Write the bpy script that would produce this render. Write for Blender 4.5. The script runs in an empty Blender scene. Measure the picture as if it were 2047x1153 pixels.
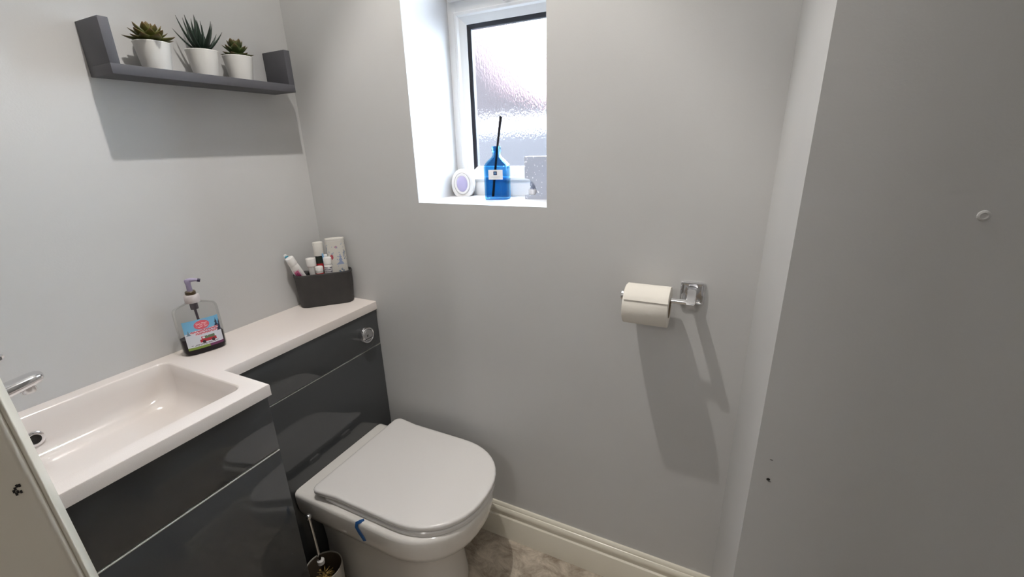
import bpy, bmesh, math, random
from mathutils import Vector, Matrix
random.seed(7)
S = bpy.context.scene
COL = S.collection
PI = math.pi

# ------------------------------------------------------------------ camera
cam_d = bpy.data.cameras.new('camera'); cam = bpy.data.objects.new('camera', cam_d); COL.objects.link(cam)
R_ = Vector((0.89936, 0.43631, -0.02803)); U_ = Vector((-0.11349, 0.29488, 0.94877)); F_ = Vector((-0.42223, 0.85010, -0.31472))
cam.matrix_world = Matrix(((R_.x, U_.x, -F_.x, 1.28106), (R_.y, U_.y, -F_.y, -1.05769), (R_.z, U_.z, -F_.z, 1.33081), (0, 0, 0, 1)))
cam_d.sensor_width = 36.0; cam_d.lens = 863.05 / 2047 * 36.0; cam_d.clip_start = 0.02; cam_d.clip_end = 200
S.camera = cam
# ------------------------------------------------------------------ world, exposure
wd = bpy.data.worlds.new('sky'); S.world = wd; wd.use_nodes = True
bgn = wd.node_tree.nodes['Background']; bgn.inputs[0].default_value = (0.74, 0.87, 1.0, 1); bgn.inputs[1].default_value = 20.0
vs = S.view_settings
vs.view_transform = 'Standard'; vs.look = 'None'; vs.exposure = 0.80; vs.gamma = 1.0; vs.use_curve_mapping = False
S.display_settings.display_device = 'sRGB'

# ------------------------------------------------------------------ lamps of the room
def lamp(name, kind, loc, energy, color, size, spot=None, blend=0.2, target=None):
    d = bpy.data.lights.new(name, kind); d.energy = energy; d.color = color
    if kind in ('POINT', 'SPOT'): d.shadow_soft_size = size
    if kind == 'SPOT': d.spot_size = spot; d.spot_blend = blend
    o = bpy.data.objects.new(name, d); COL.objects.link(o); o.location = loc
    return o
LA = (0.672, -0.473, 2.58)
lamp('ceiling_bulb_beam', 'SPOT', LA, 26.0, (1.0, 0.955, 0.90), 0.012, math.radians(76), 0.35)
lamp('ceiling_bulb_glow', 'POINT', (LA[0], LA[1], 2.575), 7.0, (1.0, 0.955, 0.90), 0.014)
lamp('doorway_bulb', 'POINT', (1.50, -1.30, 2.56), 0.8, (1.0, 0.955, 0.90), 0.02)
lamp('hall_bulb', 'POINT', (0.97, -2.40, 2.10), 8.5, (1.0, 0.96, 0.91), 0.05)

# ------------------------------------------------------------------ materials
def mat(name, color=(0.8, 0.8, 0.8), rough=0.5, metal=0.0, spec=0.5, coat=0.0, bump=None, mottle=None, trans=0.0, ior=1.45, sss=0.0):
    m = bpy.data.materials.new(name); m.use_nodes = True
    nt = m.node_tree; b = nt.nodes['Principled BSDF']
    b.inputs['Base Color'].default_value = (*color, 1); b.inputs['Roughness'].default_value = rough
    b.inputs['Metallic'].default_value = metal; b.inputs['Specular IOR Level'].default_value = spec
    b.inputs['Coat Weight'].default_value = coat; b.inputs['Coat Roughness'].default_value = 0.04
    b.inputs['Transmission Weight'].default_value = trans; b.inputs['IOR'].default_value = ior
    if mottle or bump:
        tc = nt.nodes.new('ShaderNodeTexCoord')
    if mottle:      # (scale, second colour, contrast lo, hi)
        n = nt.nodes.new('ShaderNodeTexNoise'); n.inputs['Scale'].default_value = mottle[0]; n.inputs['Detail'].default_value = 6
        nt.links.new(tc.outputs['Object'], n.inputs['Vector'])
        r = nt.nodes.new('ShaderNodeValToRGB'); r.color_ramp.elements[0].position = mottle[2]; r.color_ramp.elements[1].position = mottle[3]
        r.color_ramp.elements[0].color = (*color, 1); r.color_ramp.elements[1].color = (*mottle[1], 1)
        nt.links.new(n.outputs['Fac'], r.inputs['Fac']); nt.links.new(r.outputs['Color'], b.inputs['Base Color'])
    if bump:        # (scale, strength, distance)
        n2 = nt.nodes.new('ShaderNodeTexNoise'); n2.inputs['Scale'].default_value = bump[0]; n2.inputs['Detail'].default_value = 3
        nt.links.new(tc.outputs['Object'], n2.inputs['Vector'])
        bp = nt.nodes.new('ShaderNodeBump'); bp.inputs['Strength'].default_value = bump[1]; bp.inputs['Distance'].default_value = bump[2]
        nt.links.new(n2.outputs['Fac'], bp.inputs['Height']); nt.links.new(bp.outputs['Normal'], b.inputs['Normal'])
    return m
def clear_mat(name, tint, gloss=0.06, rough=0.02):
    m = bpy.data.materials.new(name); m.use_nodes = True; nt = m.node_tree
    out = nt.nodes['Material Output']; nt.nodes.remove(nt.nodes['Principled BSDF'])
    t = nt.nodes.new('ShaderNodeBsdfTransparent'); t.inputs[0].default_value = (*tint, 1)
    g = nt.nodes.new('ShaderNodeBsdfGlossy'); g.inputs['Roughness'].default_value = rough
    lw = nt.nodes.new('ShaderNodeLayerWeight'); lw.inputs[0].default_value = 0.25
    mp = nt.nodes.new('ShaderNodeMath'); mp.operation = 'MULTIPLY_ADD'; mp.inputs[1].default_value = 0.28; mp.inputs[2].default_value = gloss
    mx = nt.nodes.new('ShaderNodeMixShader')
    nt.links.new(lw.outputs['Fresnel'], mp.inputs[0]); nt.links.new(mp.outputs[0], mx.inputs[0])
    nt.links.new(t.outputs[0], mx.inputs[1]); nt.links.new(g.outputs[0], mx.inputs[2]); nt.links.new(mx.outputs[0], out.inputs[0])
    return m
def print_mat(name, rough=0.35):
    m = mat(name, rough=rough); nt = m.node_tree
    a = nt.nodes.new('ShaderNodeVertexColor'); a.layer_name = 'Col'
    nt.links.new(a.outputs['Color'], nt.nodes['Principled BSDF'].inputs['Base Color']); return m
def s2l(r, g, b):
    f = lambda c: (c / 255) / 12.92 if c <= 10.3 else (((c / 255) + 0.055) / 1.055) ** 2.4
    return (f(r), f(g), f(b))

M = {}
M['wall'] = mat('grey_emulsion', (0.575, 0.574, 0.57), 0.42, spec=0.35, bump=(260, 0.25, 0.0006), mottle=(2.2, (0.60, 0.60, 0.595), 0.35, 0.65))
M['reveal'] = mat('white_emulsion', (0.68, 0.68, 0.69), 0.5, bump=(200, 0.2, 0.0005))
M['ceil'] = mat('ceiling_white', (0.86, 0.855, 0.84), 0.8, bump=(150, 0.2, 0.0006))
M['cream'] = mat('cream_gloss_paint', (0.83, 0.79, 0.68), 0.28, bump=(60, 0.12, 0.0008))
M['door'] = mat('door_paint', (0.66, 0.61, 0.515), 0.45, mottle=(6, (0.71, 0.66, 0.565), 0.3, 0.7), bump=(80, 0.2, 0.0006))
M['upvc'] = mat('white_upvc', (0.82, 0.83, 0.84), 0.3)
M['gasket'] = mat('black_rubber', (0.012, 0.013, 0.02), 0.5)
M['gloss_grey'] = mat('gloss_grey_laminate', (0.050, 0.054, 0.058), 0.05, spec=0.5, coat=0.6)
M['carcass'] = mat('dark_carcass', (0.02, 0.02, 0.022), 0.6)
M['edge'] = mat('painted_edge_light', (0.72, 0.71, 0.68), 0.25)  # pale colour that paints the light on the panels' top edges
M['top'] = mat('white_resin_top', (0.76, 0.70, 0.665), 0.22, mottle=(900, (0.70, 0.64, 0.605), 0.45, 0.7))
M['resin'] = mat('white_resin_basin', (0.77, 0.715, 0.68), 0.12, coat=0.3)
M['ceramic'] = mat('white_ceramic', (0.82, 0.795, 0.76), 0.08, coat=0.5)
M['lid'] = mat('white_toilet_seat_plastic', (0.81, 0.79, 0.775), 0.16, coat=0.2)
M['chrome'] = mat('chrome', (0.78, 0.78, 0.80), 0.07, metal=1)
M['bchrome'] = mat('satin_chrome', (0.62, 0.62, 0.63), 0.22, metal=1)
M['shelf'] = mat('grey_painted_shelf', (0.085, 0.085, 0.096), 0.55, bump=(120, 0.2, 0.0004))
M['pot'] = mat('white_pot', (0.80, 0.79, 0.76), 0.6, bump=(200, 0.25, 0.0005))
M['soil'] = mat('dark_soil', (0.03, 0.024, 0.016), 0.9, bump=(200, 0.6, 0.003))
def leaf_mat(name, c1, c2, tip):
    m = mat(name, c1, 0.45, mottle=(30, c2, 0.35, 0.7)); nt = m.node_tree; b = nt.nodes['Principled BSDF']
    a = nt.nodes.new('ShaderNodeVertexColor'); a.layer_name = 'Col'
    src = b.inputs['Base Color'].links[0].from_socket
    mx = nt.nodes.new('ShaderNodeMix'); mx.data_type = 'RGBA'; mx.inputs[7].default_value = (*tip, 1)
    nt.links.new(a.outputs['Color'], mx.inputs[0]); nt.links.new(src, mx.inputs[6]); nt.links.new(mx.outputs[2], b.inputs['Base Color'])
    return m
M['leaf_olive'] = leaf_mat('olive_leaf', (0.055, 0.068, 0.010), (0.095, 0.095, 0.016), (0.13, 0.06, 0.024))
M['leaf_dark'] = leaf_mat('dark_aloe_leaf', (0.010, 0.024, 0.017), (0.018, 0.036, 0.024), (0.03, 0.03, 0.025))
M['leaf_green'] = leaf_mat('green_leaf', (0.034, 0.058, 0.014), (0.06, 0.085, 0.02), (0.13, 0.06, 0.025))
M['paper'] = mat('toilet_paper', (0.80, 0.765, 0.70), 0.9, bump=(90, 0.35, 0.002))
M['card'] = mat('card_tube', (0.35, 0.27, 0.18), 0.9)
M['basket'] = mat('charcoal_plastic', (0.047, 0.046, 0.047), 0.55, bump=(160, 0.35, 0.001), mottle=(25, (0.06, 0.058, 0.057), 0.3, 0.7))
M['white'] = mat('white_plastic', (0.78, 0.76, 0.74), 0.35)
M['offwhite'] = mat('ribbed_white_cap', (0.68, 0.66, 0.62), 0.45)
M['red'] = mat('red_label', (0.45, 0.02, 0.025), 0.4)
M['bluep'] = mat('pale_blue_plastic', (0.20, 0.42, 0.68), 0.3)
M['teal'] = mat('teal_bristles', (0.04, 0.33, 0.48), 0.6)
M['bristle_w'] = mat('white_bristles', (0.75, 0.76, 0.76), 0.6)
M['blacklabel'] = mat('black_green_label', (0.022, 0.030, 0.024), 0.35)
M['clear'] = clear_mat('clear_plastic', (0.93, 0.93, 0.92), 0.012)
M['liquid'] = mat('dark_plum_soap', (0.010, 0.005, 0.012), 0.3, spec=0.3)
M['lilac'] = mat('lilac_pump_plastic', (0.33, 0.29, 0.42), 0.35)
M['lilacdark'] = mat('dark_pump_tip', (0.03, 0.02, 0.06), 0.4)
M['amber'] = mat('amber_ring', (0.07, 0.045, 0.02), 0.35)
M['tubeg'] = mat('grey_dip_tube', (0.13, 0.11, 0.14), 0.25)
M['collar'] = mat('frosted_collar', (0.55, 0.50, 0.50), 0.4)
M['blueglass'] = clear_mat('blue_glass', (0.37, 0.64, 0.82), 0.03)
M['blueliq'] = clear_mat('blue_liquid', (0.22, 0.84, 0.99), 0.0)
M['reed'] = mat('black_reed', (0.008, 0.006, 0.010), 0.7)
M['gel'] = mat('lilac_gel', (0.42, 0.38, 0.56), 0.4, bump=(160, 0.4, 0.001))
M['brass'] = mat('yellowed_bristles', (0.55, 0.38, 0.13), 0.6)
M['cup'] = mat('grey_brush_cup', (0.50, 0.475, 0.43), 0.4)
M['cupin'] = mat('brown_cup_inside', (0.13, 0.10, 0.075), 0.6)
M['bluestrap'] = mat('blue_strap', (0.02, 0.10, 0.30), 0.4)
M['hole'] = mat('dark_hole', (0.015, 0.013, 0.012), 0.8)
M['print'] = print_mat('printed_label', 0.35)
M['gutterpaint'] = mat('white_silicone', (0.7, 0.69, 0.66), 0.4)
# stone block with pale flecks
m = mat('flecked_resin', (0.40, 0.42, 0.48), 0.35); nt = m.node_tree
tc = nt.nodes.new('ShaderNodeTexCoord'); v = nt.nodes.new('ShaderNodeTexVoronoi'); v.inputs['Scale'].default_value = 130; v.inputs['Randomness'].default_value = 1
r = nt.nodes.new('ShaderNodeValToRGB'); r.color_ramp.elements[0].position = 0.20; r.color_ramp.elements[0].color = (0.86, 0.87, 0.9, 1); r.color_ramp.elements[1].position = 0.34; r.color_ramp.elements[1].color = (0.40, 0.42, 0.49, 1)
n = nt.nodes.new('ShaderNodeTexNoise'); n.inputs['Scale'].default_value = 60
ad = nt.nodes.new('ShaderNodeMath'); ad.operation = 'MULTIPLY_ADD'; ad.inputs[1].default_value = 0.9; ad.inputs[2].default_value = -0.37
sm = nt.nodes.new('ShaderNodeMath'); sm.operation = 'ADD'
nt.links.new(tc.outputs['Object'], v.inputs['Vector']); nt.links.new(tc.outputs['Object'], n.inputs['Vector'])
nt.links.new(n.outputs['Fac'], ad.inputs[0]); nt.links.new(ad.outputs[0], sm.inputs[0]); nt.links.new(v.outputs['Distance'], sm.inputs[1])
nt.links.new(sm.outputs[0], r.inputs[0]); nt.links.new(r.outputs[0], nt.nodes['Principled BSDF'].inputs['Base Color']); M['fleck'] = m
# mottled stone-look vinyl
m = mat('stone_vinyl', (0.3, 0.25, 0.2), 0.38); nt = m.node_tree
tc = nt.nodes.new('ShaderNodeTexCoord'); n1 = nt.nodes.new('ShaderNodeTexNoise'); n1.inputs['Scale'].default_value = 13; n1.inputs['Detail'].default_value = 9; n1.inputs['Roughness'].default_value = 0.72; n1.inputs['Distortion'].default_value = 0.6
mp = nt.nodes.new('ShaderNodeMapping'); mp.inputs['Scale'].default_value = (1, 1.6, 1); mp.inputs['Rotation'].default_value = (0, 0, 0.6)
r = nt.nodes.new('ShaderNodeValToRGB'); r.color_ramp.elements[0].position = 0.36; r.color_ramp.elements[0].color = (0.25, 0.20, 0.15, 1); r.color_ramp.elements[1].position = 0.68; r.color_ramp.elements[1].color = (0.66, 0.585, 0.485, 1)
e = r.color_ramp.elements.new(0.5); e.color = (0.43, 0.37, 0.30, 1)
nt.links.new(tc.outputs['Object'], mp.inputs[0]); nt.links.new(mp.outputs[0], n1.inputs['Vector']); nt.links.new(n1.outputs['Fac'], r.inputs[0]); nt.links.new(r.outputs[0], nt.nodes['Principled BSDF'].inputs['Base Color'])
M['vinyl'] = m
# obscured glass: part of the light passes straight, part is scattered by the pressed pattern
m = bpy.data.materials.new('obscured_glass'); m.use_nodes = True; nt = m.node_tree; b = nt.nodes['Principled BSDF']
b.inputs['Base Color'].default_value = (1, 1, 1, 1); b.inputs['Transmission Weight'].default_value = 1; b.inputs['Roughness'].default_value = 0.11; b.inputs['IOR'].default_value = 1.2
tc = nt.nodes.new('ShaderNodeTexCoord'); mp = nt.nodes.new('ShaderNodeMapping'); mp.inputs['Scale'].default_value = (1.0, 1, 0.55); n = nt.nodes.new('ShaderNodeTexNoise'); n.inputs['Scale'].default_value = 230; n.inputs['Detail'].default_value = 1.5
bp = nt.nodes.new('ShaderNodeBump'); bp.inputs['Strength'].default_value = 0.28; bp.inputs['Distance'].default_value = 0.004
nt.links.new(tc.outputs['Object'], mp.inputs[0]); nt.links.new(mp.outputs[0], n.inputs['Vector']); nt.links.new(n.outputs['Fac'], bp.inputs['Height']); nt.links.new(bp.outputs['Normal'], b.inputs['Normal'])
tr = nt.nodes.new('ShaderNodeBsdfTransparent'); mx = nt.nodes.new('ShaderNodeMixShader'); mx.inputs[0].default_value = 0.75
nt.links.new(tr.outputs[0], mx.inputs[1]); nt.links.new(b.outputs[0], mx.inputs[2]); nt.links.new(mx.outputs[0], nt.nodes['Material Output'].inputs[0])
M['obscure'] = m
M['brickfar'] = mat('red_brick_far', (0.013, 0.007, 0.0075), 0.85, mottle=(3, (0.010, 0.007, 0.008), 0.3, 0.7))
M['rooffar'] = mat('roof_far', (0.07, 0.03, 0.032), 0.8)
M['render'] = mat('white_render', (0.34, 0.33, 0.34), 0.9, bump=(20, 0.3, 0.004))
M['fencefar'] = mat('weathered_boards', (0.020, 0.018, 0.020), 0.9)
M['paving'] = mat('pale_paving', (0.12, 0.115, 0.12), 0.9, mottle=(4, (0.14, 0.135, 0.14), 0.3, 0.7))

# ------------------------------------------------------------------ builders
def link(name, me, m, parent=None, smooth=None):
    o = bpy.data.objects.new(name, me); COL.objects.link(o)
    if m is not None and not me.materials:
        for k in (m if isinstance(m, (list, tuple)) else [m]): me.materials.append(k)
    if parent is not None: o.parent = parent
    return o
def finish(name, bm, m, parent=None, smooth=None, loc=None):
    bmesh.ops.recalc_face_normals(bm, faces=bm.faces)
    if smooth is not None:
        for f in bm.faces: f.smooth = True
        a = math.radians(smooth)
        for e in bm.edges:
            if len(e.link_faces) == 2 and e.calc_face_angle(0) > a: e.smooth = False
    me = bpy.data.meshes.new(name); bm.to_mesh(me); bm.free()
    o = link(name, me, m, parent)
    if loc is not None: o.location = loc
    return o
def thing(name, label, cat, loc=(0, 0, 0), rz=0.0, group=None, kind=None):
    o = bpy.data.objects.new(name, None); COL.objects.link(o); o.empty_display_size = 0.05
    o.location = loc; o.rotation_euler = (0, 0, rz); tag(o, label, cat, group, kind); return o
def tag(o, label, cat, group=None, kind=None):
    o['label'] = label
    if cat: o['category'] = cat
    if group: o['group'] = group
    if kind: o['kind'] = kind
    return o
def add_box(bm, lo, hi, bev=0.0, seg=2, mi=0):
    lo = Vector(lo); hi = Vector(hi)
    r = bmesh.ops.create_cube(bm, size=1.0); vs_ = r['verts']
    for v in vs_: v.co = Vector(((lo.x + hi.x) / 2 + v.co.x * (hi.x - lo.x), (lo.y + hi.y) / 2 + v.co.y * (hi.y - lo.y), (lo.z + hi.z) / 2 + v.co.z * (hi.z - lo.z)))
    fs = set(f for v in vs_ for f in v.link_faces)
    for f in fs: f.material_index = mi
    if bev > 0:
        es = list(set(e for v in vs_ for e in v.link_edges))
        bmesh.ops.bevel(bm, geom=es, offset=bev, segments=seg, affect='EDGES', profile=0.5)
def box(name, lo, hi, m, parent=None, bev=0.0, seg=2):
    bm = bmesh.new(); add_box(bm, lo, hi, bev, seg); return finish(name, bm, m, parent, 35 if bev else None)
def add_loft(bm, loops, cap0=True, cap1=True, closed=True):
    rows = [[bm.verts.new(p) for p in l] for l in loops]
    n = len(rows[0])
    for a, b in zip(rows, rows[1:]):
        for i in range(n if closed else n - 1):
            j = (i + 1) % n
            bm.faces.new((a[i], a[j], b[j], b[i]))
    if cap0: bm.faces.new(rows[0][::-1])
    if cap1: bm.faces.new(rows[-1])
    return rows
def circ(r, z, n=24, cx=0, cy=0, ry=None):
    ry = r if ry is None else ry
    return [(cx + r * math.cos(2 * PI * i / n), cy + ry * math.sin(2 * PI * i / n), z) for i in range(n)]
def lathe(bm, prof, n=24, cap0=True, cap1=True, cx=0, cy=0): return add_loft(bm, [circ(r, z, n, cx, cy) for r, z in prof], cap0, cap1)
def rrect(x0, x1, y0, y1, r, z, n=6):
    pts = []
    for cx, cy, a0 in ((x1 - r, y1 - r, 0), (x0 + r, y1 - r, PI / 2), (x0 + r, y0 + r, PI), (x1 - r, y0 + r, 1.5 * PI)):
        for k in range(n + 1):
            a = a0 + k * PI / 2 / n; pts.append((cx + r * math.cos(a), cy + r * math.sin(a), z))
    return pts
def add_tube(bm, pts, r, n=10, caps=True):
    pts = [Vector(p) for p in pts]; loops = []
    rs = r if isinstance(r, (list, tuple)) else [r] * len(pts)
    d0 = (pts[1] - pts[0]).normalized(); up = Vector((0, 0, 1)) if abs(d0.z) < 0.9 else Vector((1, 0, 0))
    for i, p in enumerate(pts):
        d = (pts[min(i + 1, len(pts) - 1)] - pts[max(i - 1, 0)]).normalized()
        a = d.cross(up).normalized(); b = a.cross(d)
        loops.append([p + (a * math.cos(2 * PI * k / n) + b * math.sin(2 * PI * k / n)) * rs[i] for k in range(n)])
    add_loft(bm, loops, caps, caps)
def tube(name, pts, r, m, parent=None, n=10): 
    bm = bmesh.new(); add_tube(bm, pts, r, n); return finish(name, bm, m, parent, 40)
def structure(o, label): o['kind'] = 'structure'; o['label'] = label; return o
def aim(o, p0, p1, roll=0.0):   # put local +z of o along p0 -> p1
    d = (Vector(p1) - Vector(p0)).normalized()
    q = Vector((0, 0, 1)).rotation_difference(d)
    o.rotation_mode = 'QUATERNION'; o.rotation_quaternion = q @ Matrix.Rotation(roll, 3, 'Z').to_quaternion(); o.location = p0

def printed(name, w, h, nu, nv, fpos, fcol, parent, m=None):
    """a flat or curved printed sheet: fpos(u,v)->3-D, fcol(u,v)->linear rgb (flat print only)"""
    verts = [fpos(i / nu, j / nv) for j in range(nv + 1) for i in range(nu + 1)]
    faces = [(j * (nu + 1) + i, j * (nu + 1) + i + 1, (j + 1) * (nu + 1) + i + 1, (j + 1) * (nu + 1) + i) for j in range(nv) for i in range(nu)]
    me = bpy.data.meshes.new(name); me.from_pydata(verts, [], faces); me.update()
    ca = me.color_attributes.new('Col', 'FLOAT_COLOR', 'CORNER')
    k = 0
    for j in range(nv):
        for i in range(nu):
            c = fcol((i + 0.5) / nu, (j + 0.5) / nv)
            for q in range(4): ca.data[k].color = (*c, 1); k += 1
    for p in me.polygons: p.use_smooth = True
    return link(name, me, m or M['print'], parent)

# ================================================================== STRUCTURE
H = 2.66
FX = 0.4514; FX1 = 0.8636; SZ = 1.1747; WT = 2.02      # window opening
structure(box('floor', (-0.1, -2.8, -0.08), (2.2, 0.32, 0.0), M['vinyl']), 'mottled brown stone-look vinyl floor of the small toilet room')
structure(box('ceiling', (-0.1, -2.8, H), (2.2, 0.32, H + 0.1), M['ceil']), 'plain white ceiling over the toilet room')
structure(box('wall_left', (-0.1, -1.6, 0), (0, 0.32, H), M['wall']), 'pale grey painted wall behind the worktop and shelf')
bm = bmesh.new()
add_box(bm, (0, 0, 0), (FX, 0.30, H)); add_box(bm, (FX1, 0, 0), (1.366, 0.30, H)); add_box(bm, (FX, 0, 0), (FX1, 0.30, SZ)); add_box(bm, (FX, 0, WT), (FX1, 0.30, H))
for f in bm.faces:
    c = f.calc_center_median(); nrm = f.normal
    if 0.05 < c.y < 0.29:
        if (abs(c.x - FX) < 1e-4 and abs(nrm.x) > .9 and SZ < 1.2) or (abs(c.x - FX1) < 1e-4 and abs(nrm.x) > .9) or abs(c.z - SZ) < 1e-4 or abs(c.z - WT) < 1e-4: f.material_index = 1
wb = finish('wall_back', bm, [M['wall'], M['reveal']]); structure(wb, 'pale grey painted back wall with a deep white window recess')
structure(box('wall_right', (1.366, -0.407, 0), (1.386, 0.30, H), M['wall']), 'narrow pale strip of right wall running to an outside corner')
wr = structure(box('wall_front_right', (1.386, -0.407, 0), (2.12, -0.387, H), M['wall']), 'darker grey wall facing the camera right of the outside corner')
structure(box('wall_far_right', (2.10, -2.8, 0), (2.2, -0.387, H), M['wall']), 'grey wall beyond the right edge of the picture')
bm = bmesh.new()
add_box(bm, (-0.1, -1.7, 0), (0.46, -1.6, H)); add_box(bm, (1.16, -1.7, 0), (2.1, -1.6, H)); add_box(bm, (0.46, -1.7, 2.03), (1.16, -1.6, H))
structure(finish('wall_front', bm, M['wall']), 'grey wall with the doorway behind the camera')
structure(box('wall_hall', (-0.1, -2.9, 0), (2.2, -2.8, H), M['wall']), 'grey hall wall beyond the doorway')
structure(box('wall_hall_left', (-0.2, -2.8, 0), (-0.1, -1.6, H), M['wall']), 'grey side wall of the hall')
# nail hole, filled dent
bm = bmesh.new(); lathe(bm, [(0.0022, 0), (0.0026, 0.0004), (0.0016, 0.001)], 10)
nh = finish('nail_hole', bm, M['hole'], wr); nh.location = (1.3885, -0.407, 0.832); nh.rotation_euler = (PI / 2, 0, 0); nh['label'] = 'small dark nail hole'
for k, (x, z) in enumerate(((1.3878, 0.868), (1.3905, 0.8285))):
    bm = bmesh.new(); lathe(bm, [(0.0009, 0), (0.0012, 0.0004), (0.0006, 0.0008)], 8)
    o = finish('scuff_mark', bm, M['hole'], wr); o.location = (x, -0.407, z); o.rotation_euler = (PI / 2, 0, 0); o.scale = (2.0, 0.5, 1)
bm = bmesh.new(); lathe(bm, [(0.006, 0), (0.0056, 0.0007), (0.0035, 0.0014), (0.0022, 0.0006)], 16)
o = finish('filler_patch', bm, M['wall'], wr); o.location = (1.537, -0.407, 1.243); o.rotation_euler = (PI / 2, 0, 0); o['label'] = 'small raised filler dent in the paint'

# skirting
def skirting(name, p0, p1, inward, label):
    prof = [(0, 0), (.018, 0), (.018, .089), (.0172, .0915), (.0128, .0955), (.0118, .1), (.0122, .1045), (.0150, .1075), (.0162, .112), (.0158, .118), (.0140, .1235), (.0112, .1275), (.0092, .1285), (.0092, .1315), (.0085, .1335), (.0065, .1388), (.005, .1405), (0, .1407)]
    bm = bmesh.new(); n = Vector(inward)
    loops = [[Vector(p) + n * a + Vector((0, 0, b)) for a, b in prof] for p in (p0, p1)]
    add_loft(bm, loops); return structure(finish(name, bm, M['cream'], None, 25), label)
skirting('baseboard_back', (0.0, 0, 0), (1.366, 0, 0), (0, -1, 0), 'cream gloss moulded skirting board along the back wall')
skirting('baseboard_right', (1.366, -0.02, 0), (1.366, -0.40, 0), (-1, 0, 0), 'cream skirting board along the narrow right wall')

# ------------------------------------------------------------------ window
win = thing('window_1', 'white plastic window with obscured glass in the deep recess', None, kind='structure')
FY = 0.224
def mitre_ring(name, x0, x1, z0, z1, w, prof, m, parent):
    """four mitred members; prof = list of (distance inwards 0..1 of w, y)"""
    cs = [((x0, z0), (x1, z0)), ((x1, z0), (x1, z1)), ((x1, z1), (x0, z1)), ((x0, z1), (x0, z0))]
    ins = [(1, 1), (-1, 1), (-1, -1), (1, -1)]
    for k, (a, b) in enumerate(cs):
        ia = ins[k]; ib = ins[(k + 1) % 4]
        bm = bmesh.new()
        la = [(a[0] + ia[0] * t * w, y, a[1] + ia[1] * t * w) for t, y in prof]; lb = [(b[0] + ib[0] * t * w, y, b[1] + ib[1] * t * w) for t, y in prof]
        add_loft(bm, [la, lb]); finish(name, bm, m[k] if isinstance(m, list) else m, parent, 30)
TZ0, TZ1 = 1.708, 1.742           # transom flat
zb = 1.215
flat = [(0, 0.295), (0, FY + .0008), (0.03, FY), (0.985, FY), (1.0, FY + .002), (1.0, 0.295)]
# frame: jambs, head, cill member, transom
box('frame_jamb', (FX, FY, SZ), (FX + .026, .295, WT), M['upvc'], win, 0.0012)
box('frame_jamb', (FX1 - .026, FY, SZ), (FX1, .295, WT), M['upvc'], win, 0.0012)
box('frame_head', (FX + .026, FY, WT - .036), (FX1 - .026, .295, WT), M['upvc'], win, 0.0012)
box('frame_cill', (FX + .026, FY, SZ), (FX1 - .026, .295, SZ + .050), M['upvc'], win, 0.0012)
box('transom', (FX + .026, FY, 1.714), (FX1 - .026, .295, 1.775), M['upvc'], win, 0.0012)
ovolo = [(0, .250), (0, FY - .002), (.12, FY - .006), (.30, FY - .005), (.42, FY + .002), (.55, FY + .004), (.70, FY + .007), (1.0, FY + .013), (1.0, .250)]
mitre_ring('glazing_bead', FX + .023, FX1 - .023, SZ + .048, 1.717, .034, ovolo, M['upvc'], win)
gask = [(0, .262), (0, FY + .015), (.7, FY + .018), (1.0, FY + .022), (1.0, .262)]
mitre_ring('gasket', FX + .056, FX1 - .056, SZ + .080, 1.684, .012, gask, [M['upvc'], M['gasket'], M['gasket'], M['gasket']], win)  # bottom member is white: sky glare painted into its colour
box('pane', (FX + .05, .250, SZ + .07), (FX1 - .05, .256, 1.69), M['obscure'], win)
# top opener
sash = [(0, .290), (0, FY - .014), (.06, FY - .017), (.9, FY - .017), (1.0, FY - .008), (1.0, .290)]
mitre_ring('opener_sash', FX + .012, FX1 - .012, 1.744, WT - .012, .046, sash, M['upvc'], win)
mitre_ring('gasket', FX + .058, FX1 - .058, 1.790, WT - .058, .010, gask, M['gasket'], win)
box('pane', (FX + .055, .250, 1.787), (FX1 - .055, .256, WT - .055), M['obscure'], win)
bm = bmesh.new(); add_box(bm, (0.650, FY - .027, 1.750), (0.672, FY - .017, 1.786), .003)
add_loft(bm, [rrect(.655, .667, FY - .047, FY - .038, .004, 1.778), rrect(.655, .667, FY - .045, FY - .036, .004, 1.74), rrect(.656, .666, FY - .034, FY - .026, .004, 1.722), rrect(.657, .665, FY - .031, FY - .026, .0024, 1.716)])
add_box(bm, (.656, FY - .043, 1.766), (.666, FY - .022, 1.778), .002)
finish('window_handle', bm, M['bchrome'], win, 40)['label'] = 'grey window handle hanging over the transom'

# outside: paving, fence, neighbouring house (seen blurred through the obscured glass)
structure(box('ground', (-16, 0.6, -0.25), (12, 40, -0.2), M['paving']), 'pale paving outside the window')
fe = thing('garden_fence', 'grey-brown board fence outside, blurred through the obscured glass', 'fence', (0, 0, 0))
fx = -4.2; k = 0
while fx < 2.4:
    box('fence_board', (fx, 4.0, -0.2), (fx + .145, 4.022 + .006 * (k % 2), 1.50 + random.uniform(-.01, .01)), M['fencefar'], fe); fx += .15; k += 1
for z in (0.15, 1.15): box('fence_rail', (-4.2, 4.03, z), (2.4, 4.08, z + .09), M['fencefar'], fe)
hs = thing('neighbour_house', 'red brick house gable behind the fence, blurred through the glass', 'house', (0, 0, 0))
bm = bmesh.new()
gx0, gx1, gy = -9.5, -3.05, 9.0
pr = [(gx0, -0.2), (gx1, -0.2), (gx1, 2.35), (-4.9, 4.45), (-6.6, 6.2), (gx0, 3.6)]
add_loft(bm, [[(x, gy, z) for x, z in pr], [(x, gy + 7, z) for x, z in pr]]); finish('gable_wall', bm, M['brickfar'], hs)
bm = bmesh.new()
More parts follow.
